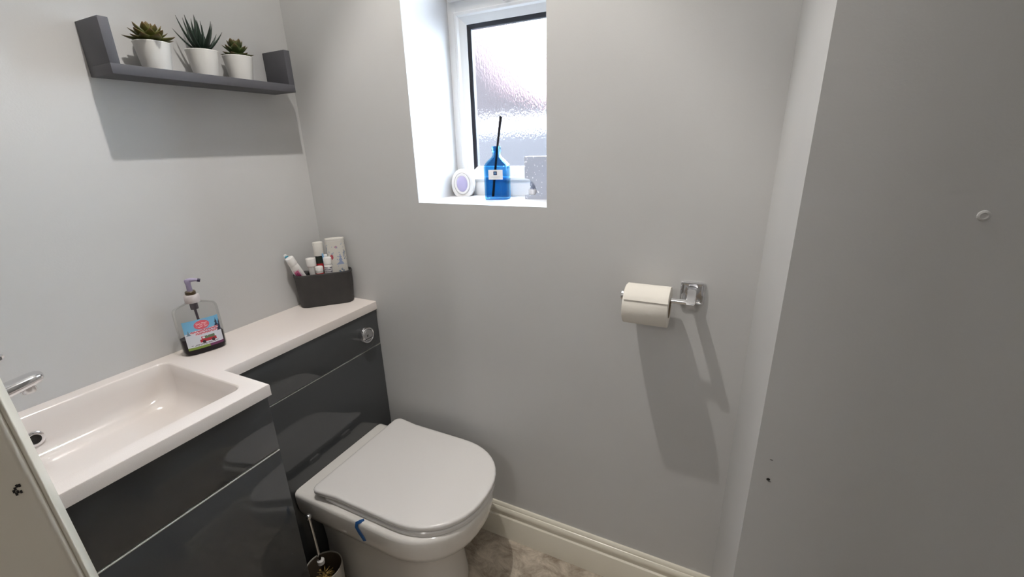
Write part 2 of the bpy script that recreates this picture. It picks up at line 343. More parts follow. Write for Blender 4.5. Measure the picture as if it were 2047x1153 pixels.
for (xa, za), (xb, zb_) in (((gx1 + .15, 2.25), (-6.6, 6.27)), ((-6.6, 6.27), (gx0 - .3, 3.35))):
    add_loft(bm, [[(xa, gy - .15, za), (xa, gy - .15, za + .14), (xa, gy + 7.2, za + .14), (xa, gy + 7.2, za)], [(xb, gy - .15, zb_), (xb, gy - .15, zb_ + .14), (xb, gy + 7.2, zb_ + .14), (xb, gy + 7.2, zb_)]])
finish('roof', bm, M['rooffar'], hs)

ob = thing('outbuilding', 'low white rendered outbuilding in front of the house, blurred through the glass', 'outbuilding', (0, 0, 0))
box('rendered_wall', (-7.5, 7.6, -0.2), (1.5, 8.6, 1.68), M['render'], ob)
box('flat_roof', (-7.6, 7.5, 1.68), (1.6, 8.65, 1.80), M['render'], ob, .02)
# ------------------------------------------------------------------ door
door = thing('door_1', 'cream painted door leaf standing open at the left of the picture', None, (0.7276 + .0077, -0.9606 + .0213, 0), 0, kind='structure')
ang = math.atan2(-.94, -.34)        # from free edge back to the hinge
door.rotation_euler = (0, .0227, ang)     # the old leaf hangs slightly out of true
# local x runs from the free edge to the hinge; the room face is at local y = 0
bm = bmesh.new(); add_box(bm, (0, -.04, 0.012), (.72, 0, 2.0), .006, 4); lf = finish('door_leaf', bm, M['door'], door, 40)
bm = bmesh.new(); add_box(bm, (-.0032, -.036, 0.014), (.0005, -.004, 1.998), .0016, 3); finish('door_lit_edge', bm, M['cream'], door, 40)['label'] = 'cream edge of the door, painted paler as its lit side'  # light on the leaf's free edge put in as a paler cream strip
bm = bmesh.new()
for k in range(7):
    a = (-.0022, -.0006, .0010, .0024, .0004, -.0014, .0016)[k]; b = (.0030, .0034, .0012, -.0010, -.0026, -.0038, -.0044)[k]
    add_box(bm, (.0120 + a - .0008, -.0004, 1.043 + b - .0016), (.0120 + a + .0007, .0005, 1.043 + b + .0016), .0002)
o = finish('chipped_hole', bm, M['hole'], door); o['label'] = 'dark chipped old fixing mark'

# ================================================================== FURNITURE
WZ = 0.83
L1 = -0.5257; LE = -1.12; D1 = 0.2267; D2 = 0.391
wt = thing('worktop', 'white L-shaped resin worktop with a moulded-in rectangular basin along the left wall', 'worktop', (0, 0, WZ))
bm = bmesh.new()
def Lloop(i, z): return [(0.0005, -0.0005, z), (0.0005, LE + i, z), (D2 - i, LE + i, z), (D2 - i, L1 - i, z), (D1 - i, L1 - i, z), (D1 - i, -0.0005, z)]
c = .0035
lo = [[bm.verts.new(p) for p in Lloop(i, z)] for i, z in ((c, 0), (.001, -.0012), (0, -c), (0, -.0287), (.004, -.0287))]
for a, b in zip(lo, lo[1:]):
    for i in range(6):
        j = (i + 1) % 6; bm.faces.new((a[i], a[j], b[j], b[i]))
def basin_loops():
    X0, X1, Y0, Y1 = .034, .349, -1.085, -.559
    prof = [(0, 0, .022), (.0015, -.0008, .022), (.003, -.003, .022), (.005, -.03, .026), (.008, -.065, .034), (.014, -.080, .042), (.026, -.091, .05), (.042, -.0955, .045)]
    out = []
    for d, z, r_ in prof:
        out.append(rrect(X0 + d, X1 - d, Y0 + d * 1.6, Y1 - d * 1.25, r_, z, 8))
    return out
bl = basin_loops()
hole = [bm.verts.new(p) for p in bl[0]]
oe = [bm.edges.get((lo[0][i], lo[0][(i + 1) % 6])) for i in range(6)]
he = [bm.edges.new((hole[i], hole[(i + 1) % len(hole)])) for i in range(len(hole))]
bmesh.ops.triangle_fill(bm, edges=oe + he, use_beauty=True)
finish('worktop_slab', bm, M['top'], wt, 30)
bm = bmesh.new(); add_loft(bm, bl, False, True); bo = finish('basin', bm, M['resin'], wt, 50)
bpy.context.view_layer.update()
# overflow ring on the back slope, waste
bm = bmesh.new(); lathe(bm, [(.0165, 0), (.0165, .003), (.0145, .0045), (.0105, .0045), (.0095, .002), (.0095, .0005)], 24, False, False)
ov = finish('overflow_ring', bm, M['chrome'], wt, 40); ov.location = (.0415, -.820, -.052); ov.rotation_euler = (0, PI / 2 - .08, 0); ov['label'] = 'round chrome overflow ring'
bm = bmesh.new(); lathe(bm, [(.0094, 0), (.0090, .0010), (.004, .0006)], 20)
o = finish('overflow_hole', bm, M['hole'], ov)
bm = bmesh.new(); lathe(bm, [(.032, 0), (.032, .002), (.029, .004), (.025, .004), (.024, .006), (.008, .008)], 28)
o = finish('waste_plug', bm, M['chrome'], wt, 40); o.location = (.19, -.965, -.0955)

# vanity unit
vn = thing('vanity_cabinet', 'gloss dark grey vanity cabinet under the basin', 'cabinet', (0, 0, 0))
DV = .3739; VB = .10
box('carcass', (.004, LE + .004, VB), (DV - .019, L1 - .019, .715), M['carcass'], vn)
box('top_rail', (DV - .030, LE + .004, .7155), (DV - .0185, L1 - .019, WZ - .0289), M['carcass'], vn)
box('plinth', (.004, LE + .004, 0), (DV - .06, L1 - .02, VB), M['gloss_grey'], vn)
box('side_panel', (.002, L1 - .018, VB), (DV - .0185, L1 - .0005, WZ - .029), M['gloss_grey'], vn, .0006)
box('fascia', (DV - .018, LE + .006, .6500), (DV, L1 - .0005, WZ - .031), M['gloss_grey'], vn, .0012)
d = box('door_panel', (DV - .018, LE + .006, VB + .004), (DV, L1 - .0005, .6435), M['gloss_grey'], vn, .0012)
box('panel_lit_edge', (DV - .017, LE + .006, .6436), (DV + .0004, L1 - .001, .6458), M['edge'], vn)['label'] = 'thin pale line painted as light along the top of the lower panel'  # added strip: light caught by the panel's top edge, painted pale
# WC unit
wc = thing('cistern_cabinet', 'gloss dark grey back-to-wall cistern cabinet behind the toilet', 'cabinet', (0, 0, 0))
DP = .2235
box('carcass', (.004, L1 + .003, .01), (DP - .019, -.003, WZ - .0287), M['carcass'], wc)
box('fascia', (DP - .018, L1 + .001, .6735), (DP, -.0025, WZ - .030), M['gloss_grey'], wc, .0012)
box('lower_panel', (DP - .018, L1 + .001, .006), (DP, -.0025, .6690), M['gloss_grey'], wc, .0012)
box('panel_lit_edge', (DP - .017, L1 + .002, .6690), (DP - .0006, -.003, .6698), M['edge'], wc)  # same painted edge light on the cistern panel
# flush button
fb = thing('flush_button', 'round chrome dual flush button on the grey cistern cabinet', 'flush button', (DP, -.072, .733)); fb.rotation_euler = (0, PI / 2, 0)
bm = bmesh.new(); lathe(bm, [(.0275, 0), (.0275, .016), (.0262, .0195), (.0235, .0205), (.0215, .0190), (.0215, .004)], 32, True, False); finish('ring', bm, M['chrome'], fb, 40)
for s in (0, 1):
    bm = bmesh.new(); a0, a1 = ((PI * .32, PI * 1.66), (-PI * .30, PI * .28))[s]
    n = 18; lp = []
    for z, rr in ((.004, .0205), (.0185, .0205), (.0200, .0190)):
        if s == 0: pts = [(rr * math.cos(a0 + (a1 - a0) * k / n), rr * math.sin(a0 + (a1 - a0) * k / n), z) for k in range(n + 1)]
        else: pts = [(rr * math.cos(a0 + (a1 - a0) * k / n), rr * math.sin(a0 + (a1 - a0) * k / n), z) for k in range(n + 1)]
        lp.append(pts)
    add_loft(bm, lp); o = finish('button_half', bm, M['bchrome'], fb, 40)
bm = bmesh.new(); add_box(bm, (-.004, -.007, .0195), (.004, -.004, .0203), .0003); add_box(bm, (-.004, -.0005, .0195), (.004, .0005, .0203)); finish('flush_mark', bm, M['hole'], fb)

# ------------------------------------------------------------------ toilet
CY = -0.243
toi = thing('toilet', 'white back-to-wall toilet with its seat lid down beside the grey cabinets', 'toilet', (0, 0, 0))
def Dshape(xr, xf, hw, z, rc=.02, p=2.0, xs=None, cy=CY, n=22):
    """D outline: straight back at xr, rounded back corners, straight sides to xs, superelliptic nose to xf"""
    xs = (xf - hw * 1.05) if xs is None else xs
    pts = []
    for k in range(5):
        a = PI + k * PI / 8; pts.append((xr + rc + rc * math.cos(a), cy - hw + rc + rc * math.sin(a), z))
    for k in range(1, 4): pts.append((xr + rc + (xs - xr - rc) * k / 4, cy - hw, z))
    for k in range(n + 1):
        t = -PI / 2 + PI * k / n; ct, st = math.cos(t), math.sin(t)
        pts.append((xs + (xf - xs) * abs(ct) ** (2 / p), cy + hw * math.copysign(abs(st) ** (2 / p), st), z))
    for k in range(3, 0, -1): pts.append((xr + rc + (xs - xr - rc) * k / 4, cy + hw, z))
    for k in range(5):
        a = PI / 2 + k * PI / 8; pts.append((xr + rc + rc * math.cos(a), cy + hw - rc + rc * math.sin(a), z))
    return pts
RX = DP + .001
bm = bmesh.new()
sec = [(.752, .172, .3705), (.762, .182, .3695), (.768, .1865, .3655), (.770, .188, .357), (.769, .1875, .335), (.764, .184, .305), (.752, .176, .280), (.733, .163, .260), (.708, .148, .243), (.686, .135, .228), (.672, .126, .210), (.664, .120, .18), (.660, .116, .12), (.664, .117, .06), (.670, .120, .02), (.671, .121, .0)]
add_loft(bm, [Dshape(RX, xf, hw, z, .008, 2.15) for xf, hw, z in sec]); finish('pan', bm, M['ceramic'], toi, 60)
LC = -.232
def lid_loop(xr, xf, hw, z, flare=0.0):
    pts = Dshape(xr, xf, hw, z, .020, 2.25, cy=LC)
    if flare:
        q = []
        for x, y, zz in pts:
            if x < xr + .048:
                t = max(0, min(1, (xr + .048 - x) / .026)); t = t * t * (3 - 2 * t); y += math.copysign(flare * t, y - LC)
            q.append((x, y, zz))
        pts = q
    return pts
bm = bmesh.new()
add_loft(bm, [lid_loop(.325 + i, .771 - i, .181 - i, z) for i, z in ((.004, .3712), (.0, .3735), (.0, .3825), (.003, .3855))]); finish('seat', bm, M['lid'], toi, 40)
bm = bmesh.new()
add_loft(bm, [lid_loop(.296 + i, .773 - i, .1825 - i, z, .008) for i, z in ((.006, .3885), (.0015, .3905), (.0, .3935), (.0, .4015), (.0014, .4045), (.0045, .4062), (.012, .4070))]); finish('lid', bm, M['lid'], toi, 50)
for y in (LC - .075, LC + .075):
    bm = bmesh.new(); add_box(bm, (.285, y - .02, .3700), (.325, y + .02, .3886), .004); finish('hinge', bm, M['lid'], toi, 40)
# blue strap of a rim block
strap = thing('toilet_block_strap', 'narrow blue plastic strap hooked over the toilet rim below the seat', 'strap', (0, 0, 0))
bm = bmesh.new()
pts = [Vector(p) for p in ((.492, -.418, .3709), (.486, -.4262, .3716), (.478, -.4320, .368), (.477, -.4345, .356), (.484, -.4335, .340), (.493, -.4315, .320), (.496, -.4305, .312))]
loops = []
for i, p in enumerate(pts):
    dd = (pts[min(i + 1, len(pts) - 1)] - pts[max(i - 1, 0)]).normalized(); out = Vector((0.05, -1, .35)).normalized(); sd = dd.cross(out).normalized()
    out = sd.cross(dd)
    loops.append([p + sd * a + out * b for a, b in ((-.0045, -.0006), (.0045, -.0006), (.0045, .0012), (-.0045, .0012))])
add_loft(bm, loops); finish('strap_band', bm, M['bluestrap'], strap, 40)

# ------------------------------------------------------------------ toilet brush
tb = thing('toilet_brush', 'toilet brush with a slim chrome handle standing in its cup between cabinet and toilet', 'brush', (.304, -.438, 0))
bm = bmesh.new(); add_tube(bm, [(.0, -.003, .065), (.006, -.012, .21), (.0095, -.0185, .335)], .0045, 12); hnd = finish('handle', bm, M['chrome'], tb, 40)
bm = bmesh.new(); lathe(bm, [(.003, -.009), (.0075, -.005), (.0085, .0), (.0075, .005), (.003, .008)], 16); o = finish('handle_knob', bm, M['chrome'], hnd, 60); o.location = (.0097, -.0188, .343)
bm = bmesh.new(); lathe(bm, [(.006, 0), (.0105, .002), (.0105, .014), (.006, .017)], 12); o = finish('collar', bm, M['white'], hnd, 40); o.location = (.004, -.0078, .150)
bm = bmesh.new()
for k in range(150):
    a = random.uniform(0, 2 * PI); z = random.uniform(.03, .105); r0 = .003; r1 = .026 * random.uniform(.8, 1.0)
    p = Vector((r0 * math.cos(a), r0 * math.sin(a), z)); q = Vector((r1 * math.cos(a), r1 * math.sin(a), z + random.uniform(-.006, .006)))
    add_tube(bm, [p, q], .0011, 4)
o = finish('bristles', bm, M['brass'], tb); o['kind'] = 'stuff'; o['label'] = 'yellowed brush bristles'
bc = thing('brush_cup', 'round grey toilet brush cup on the floor between vanity and toilet', 'brush holder', (.310, -.4425, 0))
bm = bmesh.new(); lathe(bm, [(.049, 0), (.050, .004), (.0525, .08), (.054, .133), (.0532, .1365), (.0512, .1365), (.0505, .133)], 36, True, False); finish('cup_body', bm, M['cup'], bc, 40)
bm = bmesh.new(); lathe(bm, [(.0505, .133), (.0495, .08), (.047, .008)], 36, False, True); finish('cup_lining', bm, M['cupin'], bc, 40)['label'] = 'stained brown inside of the cup'

# ------------------------------------------------------------------ tap
tp = thing('basin_tap', 'chrome basin mixer tap at the far left end of the basin, partly behind the door', 'tap', (.125, -.945, WZ - .0045))
# stands on a small deck inside the left end of the basin rim
bm = bmesh.new(); lathe(bm, [(.026, -.088), (.026, .0), (.025, .004), (.023, .006), (.023, .115), (.021, .118)], 28); finish('body', bm, M['chrome'], tp, 40)
bm = bmesh.new()
sp = [(0.0, .085, .020, .013), (.05, .092, .020, .0125), (.10, .101, .0195, .0115), (.135, .107, .019, .0105), (.147, .109, .0165, .009), (.152, .110, .010, .006)]
add_loft(bm, [[(w * math.copysign(abs(math.cos(a)) ** .6, math.cos(a)), y, z + t * math.copysign(abs(math.sin(a)) ** .6, math.sin(a))) for a in [2 * PI * k / 20 for k in range(20)]] for y, z, w, t in sp]); spt = finish('spout', bm, M['chrome'], tp, 50)
bm = bmesh.new(); lathe(bm, [(.011, 0), (.0115, -.012), (.0095, -.016)], 20); o = finish('aerator', bm, M['bchrome'], spt, 40); o.location = (0, .128, .099)
bm = bmesh.new(); add_loft(bm, [[(w, y, z + t), (-w, y, z + t), (-w, y, z - t), (w, y, z - t)] for y, z, w, t in ((-.01, .128, .012, .006), (.05, .146, .011, .004), (.112, .166, .009, .003), (.116, .167, .006, .002))]); finish('lever', bm, M['chrome'], tp, 30)

# ------------------------------------------------------------------ wall shelf
SB = 1.4975; ST = 1.518; SY0 = -.5195; SY1 = -.0735; SX = .0938
sh = thing('wall_shelf', 'grey U-shaped wall shelf with upright ends holding three small pots', 'shelf', (0, 0, 0))
box('shelf_board', (.0006, SY0, SB), (SX, SY1, ST), M['shelf'], sh, .0005)
box('end_upright', (.0006, SY0, ST + .0001), (SX, SY0 + .0185, 1.6045), M['shelf'], sh, .0005)
box('end_upright', (.0006, SY1 - .0185, ST + .0001), (SX, SY1, 1.6085), M['shelf'], sh, .0005)

# ------------------------------------------------------------------ potted plants
def leaf_mesh(name, Ln, W, T, m, cup=.25, tipred=.35, spiky=False):
    ns, nc = 7, 6; verts = []; tips = []
    for i in range(ns + 1):
        s = i / ns
        w = (W * (1 - s) ** .8 * (1 - .25 * (1 - s) ** 3)) if spiky else W * (math.sin(PI * min(1, s * .86 + .14) ** .9) ** .8)
        w = max(w, 0.0004); t = max(T * (1 - s) ** .6, .0003)
        for k in range(nc):
            a = 2 * PI * k / nc
            y = w * math.cos(a); z = t * math.sin(a) + cup * (y * y) / max(W, 1e-6) + .18 * Ln * s * s
            verts.append((Ln * s, y, z)); tips.append(max(0, (s - (1 - tipred)) / tipred) if tipred > 0 else 0)
    faces = [(i * nc + k, i * nc + (k + 1) % nc, (i + 1) * nc + (k + 1) % nc, (i + 1) * nc + k) for i in range(ns) for k in range(nc)]
    faces += [tuple(range(nc))[::-1], tuple(ns * nc + k for k in range(nc))]
    me = bpy.data.meshes.new(name); me.from_pydata(verts, [], faces); me.update()
    ca = me.color_attributes.new('Col', 'FLOAT_COLOR', 'POINT')
    for i, t in enumerate(tips): ca.data[i].color = (t * .8, t * .8, t * .8, 1)
    for p in me.polygons: p.use_smooth = True
    me.materials.append(m); return me
def pot_plant(label, loc, rings, r=.0362, h=.060):
    t = thing('potted_plant', label, 'potted plant', loc, 0, 'small potted plants on the grey shelf')
    bm = bmesh.new(); lathe(bm, [(r * .74, 0), (r * .765, .002), (r * .97, h - .004), (r, h - .001), (r * .985, h), (r * .95, h), (r * .93, h - .002), (r * .91, h - .008)], 40, True, False); finish('pot', bm, M['pot'], t, 40)
    bm = bmesh.new(); lathe(bm, [(r * .92, h - .008), (r * .5, h - .005), (r * .1, h - .004)], 24); finish('soil', bm, M['soil'], t, 60)
    for me, n, tilt, zz, r0, jit, ph in rings:
        for k in range(n):
            az = 2 * PI * (k + ph) / n + random.uniform(-jit, jit); tl = math.radians(tilt + random.uniform(-1, 1) * jit * 22)
            o = bpy.data.objects.new('leaf', me); COL.objects.link(o); o.parent = t
            o.matrix_local = Matrix.Translation((r0 * math.cos(az), r0 * math.sin(az), h + zz)) @ Matrix.Rotation(az, 4, 'Z') @ Matrix.Rotation(-tl, 4, 'Y') @ Matrix.Scale(random.uniform(.9, 1.08), 4)
    return t
a1 = leaf_mesh('olive_leaf', .041, .0125, .0036, M['leaf_olive']); a2 = leaf_mesh('olive_leaf_mid', .037, .012, .0036, M['leaf_olive']); a3 = leaf_mesh('olive_leaf_small', .030, .009, .003, M['leaf_olive'])
pot_plant('white pot with a broad olive-green rosette succulent, leftmost on the grey shelf', (.0500, -.408, ST), [(a1, 9, 4, .001, .007, .12, 0), (a2, 8, 24, .004, .006, .12, .5), (a2, 7, 46, .006, .005, .12, .2), (a3, 6, 68, .010, .003, .15, .4)])
b1 = leaf_mesh('aloe_leaf', .064, .0085, .0034, M['leaf_dark'], .2, .2, True); b2 = leaf_mesh('aloe_leaf_long', .076, .0088, .0034, M['leaf_dark'], .2, .2, True)
pot_plant('white pot with a dark spiky aloe, in the middle of the grey shelf', (.0500, -.2975, ST), [(b1, 8, 42, -.003, .009, .2, .1), (b2, 8, 60, -.003, .007, .2, .55), (b2, 6, 78, -.003, .004, .25, .3)])
c1 = leaf_mesh('green_leaf', .033, .0105, .0042, M['leaf_green'], .35); c2 = leaf_mesh('green_leaf_mid', .032, .0115, .0042, M['leaf_green'], .35); c3 = leaf_mesh('green_leaf_small', .024, .0075, .003, M['leaf_green'], .3, .5)
pot_plant('white pot with a compact green succulent, rightmost on the grey shelf', (.0500, -.2055, ST), [(c1, 7, 0, .001, .006, .12, .1), (c2, 7, 30, .006, .005, .12, .4), (c2, 6, 55, .010, .004, .12, .1), (c3, 6, 76, .016, .003, .15, .3)])

# ------------------------------------------------------------------ toilet roll holder
RH = (1.2345, 0, .9865)
hd = thing('toilet_roll_holder', 'chrome toilet roll holder with a square wall plate on the back wall', 'toilet roll holder', RH)
bm = bmesh.new(); add_loft(bm, [[(x, -y, z) for x, z, y in [(p[0], p[1], yy) for p in rrect(-.0275 + i, .0275 - i, -.027 + i, .027 - i, .004, 0, 4)]] for i, yy in ((0, 0), (0, .006), (.0015, .0085), (.004, .0085), (.006, .006), (.0075, .0055))]); finish('wall_plate', bm, M['chrome'], hd, 35)
bm = bmesh.new()
arm = [(0, -.004, .004, .0095), (0, -.025, .003, .0095), (.001, -.045, -.001, .0095), (.001, -.058, -.006, .0095), (.001, -.068, -.014, .0095)]
loops = []
for i, (x, y, z, w) in enumerate(arm):
    a = arm[max(i - 1, 0)]; b = arm[min(i + 1, len(arm) - 1)]
    dd = Vector((0, b[1] - a[1], b[2] - a[2])).normalized(); nn = Vector((0, -dd.z, dd.y))
    loops.append([Vector((x, y, z)) + Vector((sx * w, 0, 0)) + nn * t for sx, t in ((-1, -.012), (1, -.012), (1, .012), (-1, .012))])
add_loft(bm, loops); bmesh.ops.bevel(bm, geom=list(bm.edges), offset=.002, segments=2, affect='EDGES'); finish('arm', bm, M['chrome'], hd, 35)
bm = bmesh.new(); add_tube(bm, [(.004, -.064, -.004), (-.145, -.064, -.004)], .0062, 14); rod_ = finish('rod', bm, M['chrome'], hd, 40)
bm = bmesh.new(); add_tube(bm, [(-.1448, -.064, -.004), (-.1475, -.064, -.004), (-.152, -.064, -.004), (-.1535, -.064, -.004)], [.0085, .0125, .0125, .010], 18); finish('end_cap', bm, M['chrome'], rod_, 40)
tr_ = thing('toilet_roll', 'white embossed toilet roll hanging on the chrome holder', 'toilet roll', (1.142, -.064, .9640))
R0 = .0468; hwid = .0505
bm = bmesh.new()
prof = [(.0245, -hwid), (R0 - .0015, -hwid), (R0, -hwid + .0015), (R0, 0), (R0, hwid - .0015), (R0 - .0015, hwid), (.0245, hwid)]
add_loft(bm, [[(x, r_ * math.cos(2 * PI * k / 56), r_ * math.sin(2 * PI * k / 56)) for k in range(56)] for r_, x in prof], False, False); roll = finish('paper', bm, M['paper'], tr_, 50)
bm = bmesh.new(); add_loft(bm, [[(x, r_ * math.cos(2 * PI * k / 32), r_ * math.sin(2 * PI * k / 32)) for k in range(32)] for r_, x in ((.0244, -hwid), (.0244, hwid), (.0235, hwid), (.0235, -hwid), (.0244, -hwid))], False, False); finish('card_core', bm, M['card'], tr_, 40)
# loose end of the sheet lying over the top, cut edge facing the room
bm = bmesh.new(); rows = []
for k in range(19):
    a = math.radians(20 + 132 * k / 18); rr = R0 + .0006 + (.0016 if k > 15 else .0006)
    rows.append([(-hwid + .003, rr * math.cos(a), rr * math.sin(a)), (hwid - .0005, rr * math.cos(a), rr * math.sin(a)), (hwid - .0005, (rr + .0009) * math.cos(a), (rr + .0009) * math.sin(a)), (-hwid + .003, (rr + .0009) * math.cos(a), (rr + .0009) * math.sin(a))])
add_loft(bm, rows); finish('loose_sheet', bm, M['paper'], roll, 40)

# ------------------------------------------------------------------ soap dispenser
def supell(w, d, z, p=3.0, n=40, cx=0, cy=0):
    return [(cx + w * math.copysign(abs(math.cos(a)) ** (2 / p), math.cos(a)), cy + d * math.copysign(abs(math.sin(a)) ** (2 / p), math.sin(a)), z) for a in [2 * PI * k / n for k in range(n)]]
SD = (.0625, -.4745, WZ)
sd = thing('soap_dispenser', 'clear pump soap bottle with winter picture label and a little dark soap left', 'soap dispenser', SD, math.radians(74))
# local: x along the width, -y towards the room
bw, bd = .0495, .0240
bm = bmesh.new(); add_loft(bm, [supell(bw * a, bd * b, z, p) for a, b, z, p in ((.90, .84, .0, 3), (.965, .94, .003, 3), (1, 1, .010, 3), (1.01, 1, .07, 3), (1.0, 1, .112, 3), (.985, .97, .120, 2.8), (.93, .92, .1255, 2.6), (.60, .75, .1325, 2.2), (.36, .62, .137, 2), (.345, .64, .145, 2))], True, True)
finish('bottle', bm, M['clear'], sd, 50)
bm = bmesh.new(); add_loft(bm, [supell(bw * a - .0018, bd * b - .0018, z, p) for a, b, z, p in ((.92, .86, .002, 3), (1, 1, .010, 3), (1.005, 1, .044, 3), (1.005, 1, .0445, 3))]); finish('soap', bm, M['liquid'], sd, 40)['label'] = 'dark plum liquid soap in the bottom'
bm = bmesh.new(); lathe(bm, [(.0165, .137), (.0172, .139), (.0172, .155), (.0150, .158)], 28); finish('collar', bm, M['collar'], sd, 40)
bm = bmesh.new(); lathe(bm, [(.0112, .158), (.0118, .160), (.0118, .1655), (.0105, .167)], 24); finish('neck_ring', bm, M['amber'], sd, 40)['label'] = 'amber neck ring'
bm = bmesh.new(); lathe(bm, [(.0062, .167), (.0056, .185), (.0062, .1862), (.0068, .192), (.0068, .196), (.0055, .198)], 20)
nz = [(0, 0, .1945), (.010, -.004, .1955), (.016, -.006, .1948), (.021, -.008, .193)]
add_tube(bm, nz, [.0058, .005, .0043, .0038], 12); ph_ = finish('pump_head', bm, M['lilac'], sd, 45); ph_['label'] = 'translucent lilac pump head'
bm = bmesh.new(); add_tube(bm, [(.020, -.0078, .1934), (.0255, -.0098, .1912)], [.0046, .0044], 12); finish('nozzle_tip', bm, M['lilacdark'], ph_, 40)
bm = bmesh.new(); lathe(bm, [(.0085, .118), (.009, .120), (.009, .137)], 16); add_tube(bm, [(0, 0, .119), (.004, 0, .02)], .003, 10); finish('dip_tube', bm, M['tubeg'], sd, 40)
sky_, snow, pink, redc, dk, grn, pur, pinktx = s2l(120, 180, 215), s2l(214, 216, 224), s2l(222, 100, 112), s2l(176, 48, 58), s2l(40, 46, 70), s2l(128, 150, 66), s2l(110, 48, 92), s2l(205, 92, 104)
def seg(u, v, x0, y0, x1, y1, w):
    dx, dy = x1 - x0, y1 - y0; t = max(0, min(1, ((u - x0) * dx + (v - y0) * dy) / (dx * dx + dy * dy))); return (u - x0 - t * dx) ** 2 + ((v - y0 - t * dy) * 1.0) ** 2 < w * w
def hsh(i, j): return (math.sin(i * 127.1 + j * 311.7) * 43758.5453) % 1.0
def fir(u, v, cx, y0, hh, ww):
    if v < y0 or v > y0 + hh: return False
    t = (v - y0) / hh; tier = (t * 3.2) % 1.0; return abs(u - cx) < ww * (1 - t) * (1.15 - .75 * tier)
def lab(u, v):
    if v < .085: return grn if u < .60 else pur
    c = sky_ if v > .57 + .04 * math.sin(u * 7) else snow
    if fir(u, v, .90, .50, .42, .10) or fir(u, v, .99, .46, .40, .10): c = dk
    if fir(u, v, .10, .52, .17, .06): c = s2l(110, 130, 150)
    e = ((u - .50) / .215) ** 2 + ((v - .80) / .155) ** 2
    if e < 1:
        c = pink
        for yy in (.74, .80, .85):
            if abs(v - yy - .012 * math.sin(u * 40)) < .010 and abs(u - .50) < .15 and hsh(int(u * 34), int(yy * 90)) > .3: c = s2l(245, 205, 205)
    for k, (yy, x0, x1) in enumerate(((.60, .15, .93), (.515, .28, .90))):       # the two curly title lines
        if x0 < u < x1 and abs(v - yy - .018 * (u - .5)) < .038:
            w = v - yy - .018 * (u - .5); c = s2l(232, 196, 204)
            if abs(w - .024 * math.sin(u * 78 + k * 2)) < .012 or abs(w + .020 * math.sin(u * 47 + 1 + k)) < .010: c = s2l(196, 72, 90)
    # little red pick-up with its load
    if .36 < u < .82 and .20 < v < .30: c = redc
    if .40 < u < .54 and .29 < v < .40: c = redc if not (.43 < u < .51 and .32 < v < .38) else s2l(225, 228, 232)
    if .50 < u < .78 and .30 < v < .40 and (v < .38 or hsh(int(u * 30), 3) > .4): c = s2l(96, 118, 90)
    for wx in (.46, .72):
        if (u - wx) ** 2 + ((v - .205) * .85) ** 2 < .0022: c = s2l(60, 36, 44)
    for k, (yy, x0, x1) in enumerate(((.150, .10, .86), (.118, .18, .80))):
        if x0 < u < x1 and abs(v - yy) < .009 and hsh(int(u * 52), k) > .28: c = s2l(84, 70, 84)
    if .25 < u < .55 and abs(v - .045) < .012 and hsh(int(u * 50), 9) > .4: c = s2l(190, 200, 150)
    return c
def labpos(u, v):
    x = (-.80 + 1.62 * u) * bw; t = abs(x / (bw * 1.01)); y = -bd * (max(0, 1 - t ** 3)) ** (1 / 3) - .0006
    return (x, y, .016 + v * .079)
printed('label', 0, 0, 104, 116, labpos, lab, sd)

# ------------------------------------------------------------------ corner basket and what stands in it
BC = Vector((.0801, -.0763, WZ)); BR = math.radians(46)
bk = thing('storage_basket', 'charcoal grey plastic basket of toiletries in the corner of the worktop', 'basket', BC, BR)
def rr2(hw, hd, r_, z): return rrect(-hw, hw, -hd, hd, r_, z, 8)
bm = bmesh.new()
add_loft(bm, [rr2(hw, hd, r_, z) for hw, hd, r_, z in ((.082, .027, .024, 0), (.085, .030, .027, .003), (.090, .0325, .031, .104), (.092, .034, .033, .106), (.092, .034, .033, .1125), (.091, .033, .032, .114), (.0895, .0315, .030, .1125), (.0885, .031, .030, .104), (.083, .028, .025, .006))])
finish('basket_body', bm, M['basket'], bk, 45)
# helper for things in the basket: base point, tip point
def stand(name, label, cat, p0, p1, roll=0.0, group=None):
    t = thing(name, label, cat, p0, 0, group); aim(t, p0, p1, roll); return t
ux = Vector((math.cos(BR), math.sin(BR), 0)); uy = Vector((-math.sin(BR), math.cos(BR), 0))
def inb(a, b, z): return BC + ux * a + uy * b + Vector((0, 0, z))
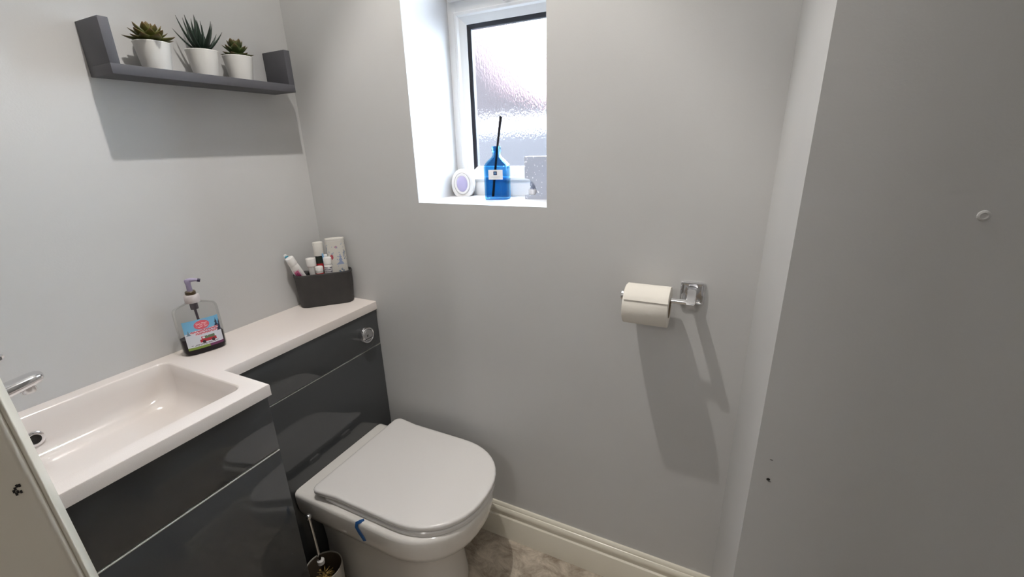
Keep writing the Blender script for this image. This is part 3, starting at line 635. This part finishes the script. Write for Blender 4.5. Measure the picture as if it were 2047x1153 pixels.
# tall patterned canister, right
cn = thing('tall_canister', 'tall white canister printed with blue trees at the right of the basket', 'canister', inb(.0505, .0080, .0075), BR)
CH = .214; cr, crd = .0305, .0165
bm = bmesh.new(); add_loft(bm, [supell(cr * a, crd * a, z, 2.4) for a, z in ((.93, 0), (1, .003), (1, CH - .006))], True, True); finish('canister_body', bm, M['white'], cn, 50)
bm = bmesh.new(); add_loft(bm, [supell(cr * a, crd * a, z, 2.4) for a, z in ((1.005, CH - .007), (1.02, CH - .006), (1.02, CH - .002), (1.0, CH), (.93, CH), (.92, CH - .002))], False, True); finish('canister_lid', bm, M['offwhite'], cn, 40)
wht, blu, gn2, rd2 = s2l(214, 211, 204), s2l(128, 146, 178), s2l(120, 160, 150), s2l(184, 84, 96)
def canp(u, v):
    c = wht
    if fir(u, v, .60, .60, .20, .11): c = s2l(150, 163, 196)
    if seg(u, v, .62, .18, .60, .42, .013): c = s2l(90, 104, 120)
    e = ((u - .60) / .13) ** 2 + ((v - .42) / .10) ** 2
    if e < 1 and hsh(int(u * 44), int(v * 60)) > .42: c = s2l(104, 124, 146)
    if ((u - .36) / .062) ** 2 + ((v - .735) / .042) ** 2 < 1: c = rd2
    if ((u - .78) / .06) ** 2 + ((v - .76) / .09) ** 2 < 1 and hsh(int(u * 36), int(v * 50)) > .45: c = s2l(130, 140, 150)
    if ((u - .20) / .05) ** 2 + ((v - .66) / .07) ** 2 < 1 and hsh(int(u * 30), int(v * 44)) > .4: c = gn2
    if ((u - .16) / .035) ** 2 + ((v - .88) / .05) ** 2 < 1: c = s2l(150, 160, 170)
    if fir(u, v, .30, .28, .22, .07) and hsh(int(u * 50), int(v * 70)) > .35: c = s2l(120, 130, 150)
    if ((u - .76) / .045) ** 2 + ((v - .30) / .018) ** 2 < 1: c = s2l(110, 120, 128)
    if ((u - .80) / .025) ** 2 + ((v - .42) / .02) ** 2 < 1: c = s2l(190, 110, 120)
    if ((u - .52) / .03) ** 2 + ((v - .90) / .02) ** 2 < 1: c = s2l(190, 150, 170)
    if hsh(int(u * 40), int(v * 60) + 50) > .965: c = s2l(150, 165, 190)
    return c
def canpos(u, v):
    a = -PI + PI * u; f = lambda q: math.copysign(abs(q) ** (2 / 2.4), q)
    return ((cr + .0006) * f(math.cos(a)), (crd + .0006) * f(math.sin(a)), .006 + v * (CH - .014))
printed('printed_wrap', 0, 0, 60, 90, canpos, canp, cn)['label'] = 'printed pattern of blue trees and small motifs'
# spray bottle with white ribbed cap
sb = thing('deodorant_spray', 'dark bottle with a tall ribbed white cap behind the other toiletries', 'spray bottle', inb(-.003, .0110, .0075), BR)
bm = bmesh.new(); lathe(bm, [(.0136, 0), (.0145, .002), (.0145, .150), (.0135, .157), (.0115, .162)], 28); finish('bottle_body', bm, M['blacklabel'], sb, 40)
bm = bmesh.new(); lathe(bm, [(.0147, .112), (.0147, .134)], 28, False, False); finish('label_band', bm, M['red'], sb, 40)['label'] = 'red and green label'
bm = bmesh.new()
lp = []
for z, k_ in ((.160, 1), (.163, 1.03), (.203, 1.0), (.2045, .95)):
    lp.append([(.0158 * k_ * (1 + (.02 if q % 2 else 0)) * math.cos(2 * PI * q / 48), .0158 * k_ * (1 + (.02 if q % 2 else 0)) * math.sin(2 * PI * q / 48), z) for q in range(48)])
add_loft(bm, lp); finish('ribbed_cap', bm, M['offwhite'], sb, 40)
# leaning toothpaste tube: cap up, crimp down
def paste_tube(label, p0, p1, paint=None, capr=.0135, ln=.098, group='toothpaste tubes in the basket', roll=0):
    t = stand('toothpaste_tube', label, 'toothpaste', p0, p1, roll, group)
    bm = bmesh.new(); add_loft(bm, [supell(a, b, z, 2.2, 28) for a, b, z in ((.0175, .0012, 0), (.0175, .0016, .006), (.0168, .005, .03), (.0150, .010, ln * .72), (.0138, .0128, ln * .93), (.0125, .0120, ln), (.009, .009, ln + .003))]); finish('tube_body', bm, M['white'], t, 50)
    bm = bmesh.new(); lathe(bm, [(capr * .96, ln + .001), (capr, ln + .003), (capr * .98, ln + .026), (capr * .9, ln + .0275), (capr * .55, ln + .0278)], 26); finish('cap', bm, M['white'], t, 40)
    return t, ln
t1, ln1 = paste_tube('white toothpaste tube with a pink panel leaning left out of the basket', Vector((.0427, -.1128, .889)), Vector((.0340, -.1568, 1.003)), roll=.75)
def pk(u, v):
    if v > .90 + .05 * u: return s2l(220, 190, 200)
    if u > .78: return s2l(225, 205, 210)
    q = hsh(int(u * 9), int(v * 14)); 
    if v < .3: return s2l(52, 26, 40) if q > .35 else s2l(160, 60, 100)
    if abs(v - .60) < .16 and .15 < u < .7 and q > .72: return s2l(120, 40, 80)
    return s2l(206, 96, 140)
def pkpos(u, v):
    z = .030 + .052 * v; tt = (z - .03) / (.0976 * .72 - .03); w = .0168 + (.0150 - .0168) * tt; d = .005 + .005 * tt
    x = (-.62 + 1.24 * u) * w; s_ = abs(x / w); return (x, -d * (max(0, 1 - s_ ** 2.2)) ** (1 / 2.2) - .0006, z)
# the printed side is turned to the room
printed('pink_panel', 0, 0, 20, 30, pkpos, pk, t1.children[0])
# upright standing-cap tube upside down
t2 = thing('cream_tube', 'white cosmetic tube with a wide cap standing in the middle of the basket', 'cosmetic tube', inb(-.031, -.003, .0085), BR)
bm = bmesh.new(); add_loft(bm, [supell(a, b, z, 2.2, 28) for a, b, z in ((.004, .0035, 0), (.006, .005, .02), (.0085, .0080, .085), (.0128, .0128, .124), (.0135, .0135, .128))]); finish('tube_body', bm, M['white'], t2, 50)
bm = bmesh.new(); lathe(bm, [(.0148, .1285), (.0152, .130), (.0158, .153), (.0152, .1545), (.0135, .1545), (.013, .1515)], 30); finish('cap', bm, M['white'], t2, 40)
bm = bmesh.new(); lathe(bm, [(.0141, .1275), (.0146, .1282)], 30, False, False); finish('seam_line', bm, M['red'], t2, 40)['label'] = 'thin pink line under the cap'
# small jar with a red label
jr = thing('small_jar', 'small white-topped jar with a red label at the front of the basket', 'jar', inb(-.0085, -.0155, .0065), BR)
bm = bmesh.new(); lathe(bm, [(.0112, 0), (.0119, .002), (.0119, .112)], 26); finish('jar_body', bm, M['white'], jr, 40)
bm = bmesh.new(); lathe(bm, [(.0121, .088), (.0121, .108)], 26, False, False); finish('red_band', bm, M['red'], jr, 40)['label'] = 'red label band'
bm = bmesh.new(); lathe(bm, [(.0121, .1125), (.0126, .1145), (.0126, .127), (.0115, .129), (.003, .1295)], 26); finish('jar_lid', bm, M['white'], jr, 40)
# pill bottle leaning
pb = stand('medicine_bottle', 'white medicine bottle with lines of print leaning against the patterned canister', 'bottle', inb(.0165, -.0140, .045), inb(.0215, -.0150, .165), BR)
bm = bmesh.new(); lathe(bm, [(.0122, 0), (.0128, .002), (.0128, .092), (.011, .096)], 28); finish('bottle_body', bm, M['white'], pb, 40)
bm = bmesh.new(); lathe(bm, [(.0113, .0955), (.0126, .097), (.0128, .117), (.0118, .1185)], 28); finish('cap', bm, M['white'], pb, 40)
def pbt(u, v):
    for k in range(7):
        yy = .95 - k * .125
        if abs(v - yy) < .034 and .12 + .05 * (k % 3) < u < .86 - .07 * (k % 2) and hsh(int(u * 17), k) > .3: return s2l(96, 92, 104) if k < 3 else s2l(132, 112, 140)
    return s2l(206, 204, 206)
printed('printed_label', 0, 0, 30, 40, lambda u, v: (.0132 * math.cos(-PI + PI * u), .0132 * math.sin(-PI + PI * u), .034 + .054 * v), pbt, pb)
# toothbrushes
def brush(label, p0, p1, hm, bm_, roll):
    t = stand('toothbrush', label, 'toothbrush', p0, p1, roll, 'toothbrushes in the basket'); ln = (Vector(p1) - Vector(p0)).length
    bm = bmesh.new(); add_loft(bm, [supell(a, b, z, 2.4, 16) for a, b, z in ((.003, .002, 0), (.0055, .004, .004), (.006, .0042, .05), (.004, .0032, ln * .62), (.0028, .0026, ln * .78), (.0056, .0026, ln * .84), (.0062, .0026, ln * .97), (.0035, .002, ln))]); finish('handle', bm, hm, t, 50)
    bm = bmesh.new()
    for r_ in range(6):
        for c_ in range(3):
            x = (c_ - 1) * .0034; z = ln * .845 + r_ * ln * .023
            add_loft(bm, [[(x + .0014 * math.cos(2 * PI * q / 6), -.0024, z + .0014 * math.sin(2 * PI * q / 6)) for q in range(6)], [(x + .0015 * math.cos(2 * PI * q / 6), -.0125, z + .0015 * math.sin(2 * PI * q / 6)) for q in range(6)]])
    finish('bristles', bm, bm_, t)
    return t
brush('white toothbrush with blue bristles sticking out furthest left of the basket', inb(-.052, .016, .030), Vector((.0105, -.1545, 1.014)), M['white'], M['teal'], 1.2)
brush('pale blue toothbrush handle sticking up in the middle of the basket', inb(.0105, .006, .02), inb(.0085, -.0075, .176), M['bluep'], M['bristle_w'], 2.6)

# ------------------------------------------------------------------ window sill
# oval air freshener
af = thing('air_freshener', 'oval white plug-style air freshener with a lilac gel window, left on the window sill', 'air freshener', (.494, .188, SZ), math.radians(16))
def oval(hw, y, dz=0, k=1.0): return [(hw * k * math.cos(a), y, .0445 + dz + (.0445 * k) * math.sin(a) if math.sin(a) > -.80 else .0445 + dz - .0445 * k * .80) for a in [2 * PI * q / 40 for q in range(40)]]
off = -.0445 * .2
def ov2(hw, hh, y, flat=-.78):
    out = []
    for q in range(44):
        a = 2 * PI * q / 44; s_ = max(math.sin(a), flat); out.append((hw * math.cos(a), y, hh * (s_ - flat)))
    return out
bm = bmesh.new(); add_loft(bm, [ov2(.034, .046, .022), ov2(.0375, .0488, .018), ov2(.0385, .0495, -.004), ov2(.0370, .0485, -.010), ov2(.0335, .0465, -.0125)]); finish('case', bm, M['white'], af, 40)
bm = bmesh.new()
def ring(hw, hh, y, cz=.0405): return [(hw * math.cos(2 * PI * q / 36), y, cz + hh * math.sin(2 * PI * q / 36)) for q in range(36)]
add_loft(bm, [ring(.0275, .0355, -.0124), ring(.0272, .0352, -.0135), ring(.0262, .0342, -.0135), ring(.026, .034, -.0124)], False, False); finish('rim_groove', bm, M['cup'], af, 40)
bm = bmesh.new(); add_loft(bm, [ring(.0255, .0335, -.0123), ring(.0245, .0325, -.0150), ring(.0200, .0275, -.0152), ring(.0185, .0260, -.0140)], False, True); fr_ = finish('front_ring', bm, M['white'], af, 40)
bm = bmesh.new(); add_loft(bm, [ring(.0185, .0258, -.0138), ring(.016, .0230, -.0160), ring(.009, .013, -.0172), ring(.003, .004, -.0176)]); finish('gel_window', bm, M['gel'], af, 60)['label'] = 'lilac gel oval'
# blue bottle reed diffuser
rd = thing('reed_diffuser', 'square-shouldered blue glass bottle with black reeds on the window sill', 'diffuser', (.6475, .140, SZ), math.radians(12))
def rb(w, d_, r_, z): return rrect(-w, w, -d_, d_, r_, z, 5)
bm = bmesh.new()
add_loft(bm, [rb(.0335, .020, .006, .0), rb(.0365, .023, .007, .003), rb(.0365, .023, .007, .097), rb(.0350, .0215, .007, .103), rb(.026, .018, .010, .114), rb(.0150, .0148, .012, .1245), rb(.0125, .0125, .0124, .130), rb(.0122, .0122, .0121, .138), rb(.0145, .0145, .0144, .140), rb(.0145, .0145, .0144, .144), rb(.0128, .0128, .0127, .1455), rb(.0140, .0140, .0139, .148), rb(.0140, .0140, .0139, .153), rb(.0125, .0125, .0124, .155), rb(.0092, .0092, .0091, .155), rb(.009, .009, .0089, .130), rb(.0110, .0110, .0109, .1235), rb(.0225, .0145, .009, .112), rb(.0315, .0180, .006, .102), rb(.0330, .0195, .006, .096), rb(.0330, .0195, .006, .006)], True, True)
finish('glass_bottle', bm, M['blueglass'], rd, 35)
bm = bmesh.new(); add_loft(bm, [rb(.0326, .0191, .006, .0064), rb(.0326, .0191, .006, .064), rb(.0300, .0170, .006, .0642)]); finish('blue_oil', bm, M['blueliq'], rd, 40)['label'] = 'bright blue liquid'
for dx, dy in ((.0, 0), (.0035, .002), (.001, .0042)): tube('reed', [(-.020 + dx, .006 + dy, .007), (.0005 + dx * .5, dy * .5, .14), (.0165 + dx, -.004 + dy, .238 - dx)], .0021, M['reed'], rd, 8)
bm = bmesh.new(); add_box(bm, (-.0205, -.0241, .060), (.0235, -.0234, .088), .0003); wl_ = finish('white_label', bm, M['white'], rd)
bm = bmesh.new(); add_box(bm, (-.0050, -.0245, .0725), (.0060, -.0240, .0835)); fl = finish('dark_emblem', bm, mat('navy_ink', (.03, .04, .10), .4), wl_); fl['label'] = 'small dark square emblem on the label'
bm = bmesh.new(); add_box(bm, (-.0015, -.0248, .0750), (-.0003, -.0244, .0812)); add_box(bm, (-.0003, -.0248, .0782), (.0025, -.0244, .0790)); add_box(bm, (.0016, -.0248, .0750), (.0026, -.0244, .0812)); finish('emblem_mark', bm, M['bluep'], wl_)
bm = bmesh.new(); add_box(bm, (-.013, -.0244, .0668), (.015, -.0240, .0676)); add_box(bm, (-.007, -.0244, .0640), (.010, -.0240, .0646)); finish('fine_print', bm, M['cup'], wl_)
# flecked tealight burner, cut-out opening towards its left
bu = thing('tealight_burner', 'pale flecked block tealight burner at the right end of the window sill', 'tealight holder', (.7340, .150, SZ), math.radians(4))
bw2, bh2, bdp = .085, .1235, .050
bm = bmesh.new()
ar = []      # front outline with a quarter-arch notch open to the left side
cxn, z0n = .0015, .0125
out = [(0.0, 0.0), (bw2, 0.0), (bw2, bh2), (0.0, bh2), (0.0, .0625)]
for k in range(11):
    a = PI / 2 - k * PI / 2 / 10; out.append((.0370 * math.cos(a) * (1) + .0008, .0215 + .0395 * math.sin(a)))
for k in range(1, 7):
    a = -k * PI / 2 / 6; out.append((.0278 + .009 * math.cos(a), .0215 + .009 * math.sin(a)))
out.append((0.0, .0125))
f0 = [bm.verts.new((x, 0, z)) for x, z in out]; f1 = [bm.verts.new((x, bdp, z)) for x, z in out]
for i in range(len(out)):
    j = (i + 1) % len(out)
    if i != 1: bm.faces.new((f0[i], f0[j], f1[j], f1[i]))
mid = out[4:]                                   # notch outline from its top to its foot
for yy, ff in ((0, f0), (bdp, f1)):
    rt = [bm.verts.new((bw2, yy, z)) for x, z in mid]
    bm.faces.new((ff[3], ff[2], rt[0], ff[4])); bm.faces.new((ff[-1], rt[-1], ff[1], ff[0]))
    for i in range(len(mid) - 1): bm.faces.new((ff[4 + i], rt[i], rt[i + 1], ff[5 + i]))
bm.faces.new((f0[1], f0[2], f1[2], f1[1]))
finish('burner_block', bm, M['fleck'], bu, 40)
bm = bmesh.new(); add_box(bm, (.0004, bdp - .004, .010), (.045, bdp - .0002, .066)); finish('back_panel', bm, M['fleck'], bu)
tl = thing('tealight', 'small white tealight candle inside the flecked burner', 'candle', bu.matrix_basis @ Vector((.0195, .0205, .0127)) if False else (.7340 + .0180, .150 + .0215, SZ + .0128))
bm = bmesh.new(); lathe(bm, [(.0135, 0), (.0143, .001), (.0145, .015), (.0138, .0155), (.0134, .0135)], 28, True, True); finish('candle_cup', bm, M['white'], tl, 40)
bm = bmesh.new(); lathe(bm, [(.0006, .0135), (.0005, .019)], 6); finish('wick', bm, M['reed'], tl)

# ------------------------------------------------------------------ ceiling lights (above the picture)
def ceil_light(loc, label):
    t = thing('ceiling_light', label, 'ceiling light', (loc[0], loc[1], H))
    bm = bmesh.new(); lathe(bm, [(.05, 0), (.05, -.006), (.046, -.010), (.034, -.010), (.034, -.004)], 32, False, False); finish('bezel', bm, M['chrome'], t, 40)
    return t
ceil_light((LA[0], LA[1]), 'round chrome ceiling spotlight above the toilet')
ceil_light((1.50, -1.30), 'round chrome ceiling spotlight above the doorway')
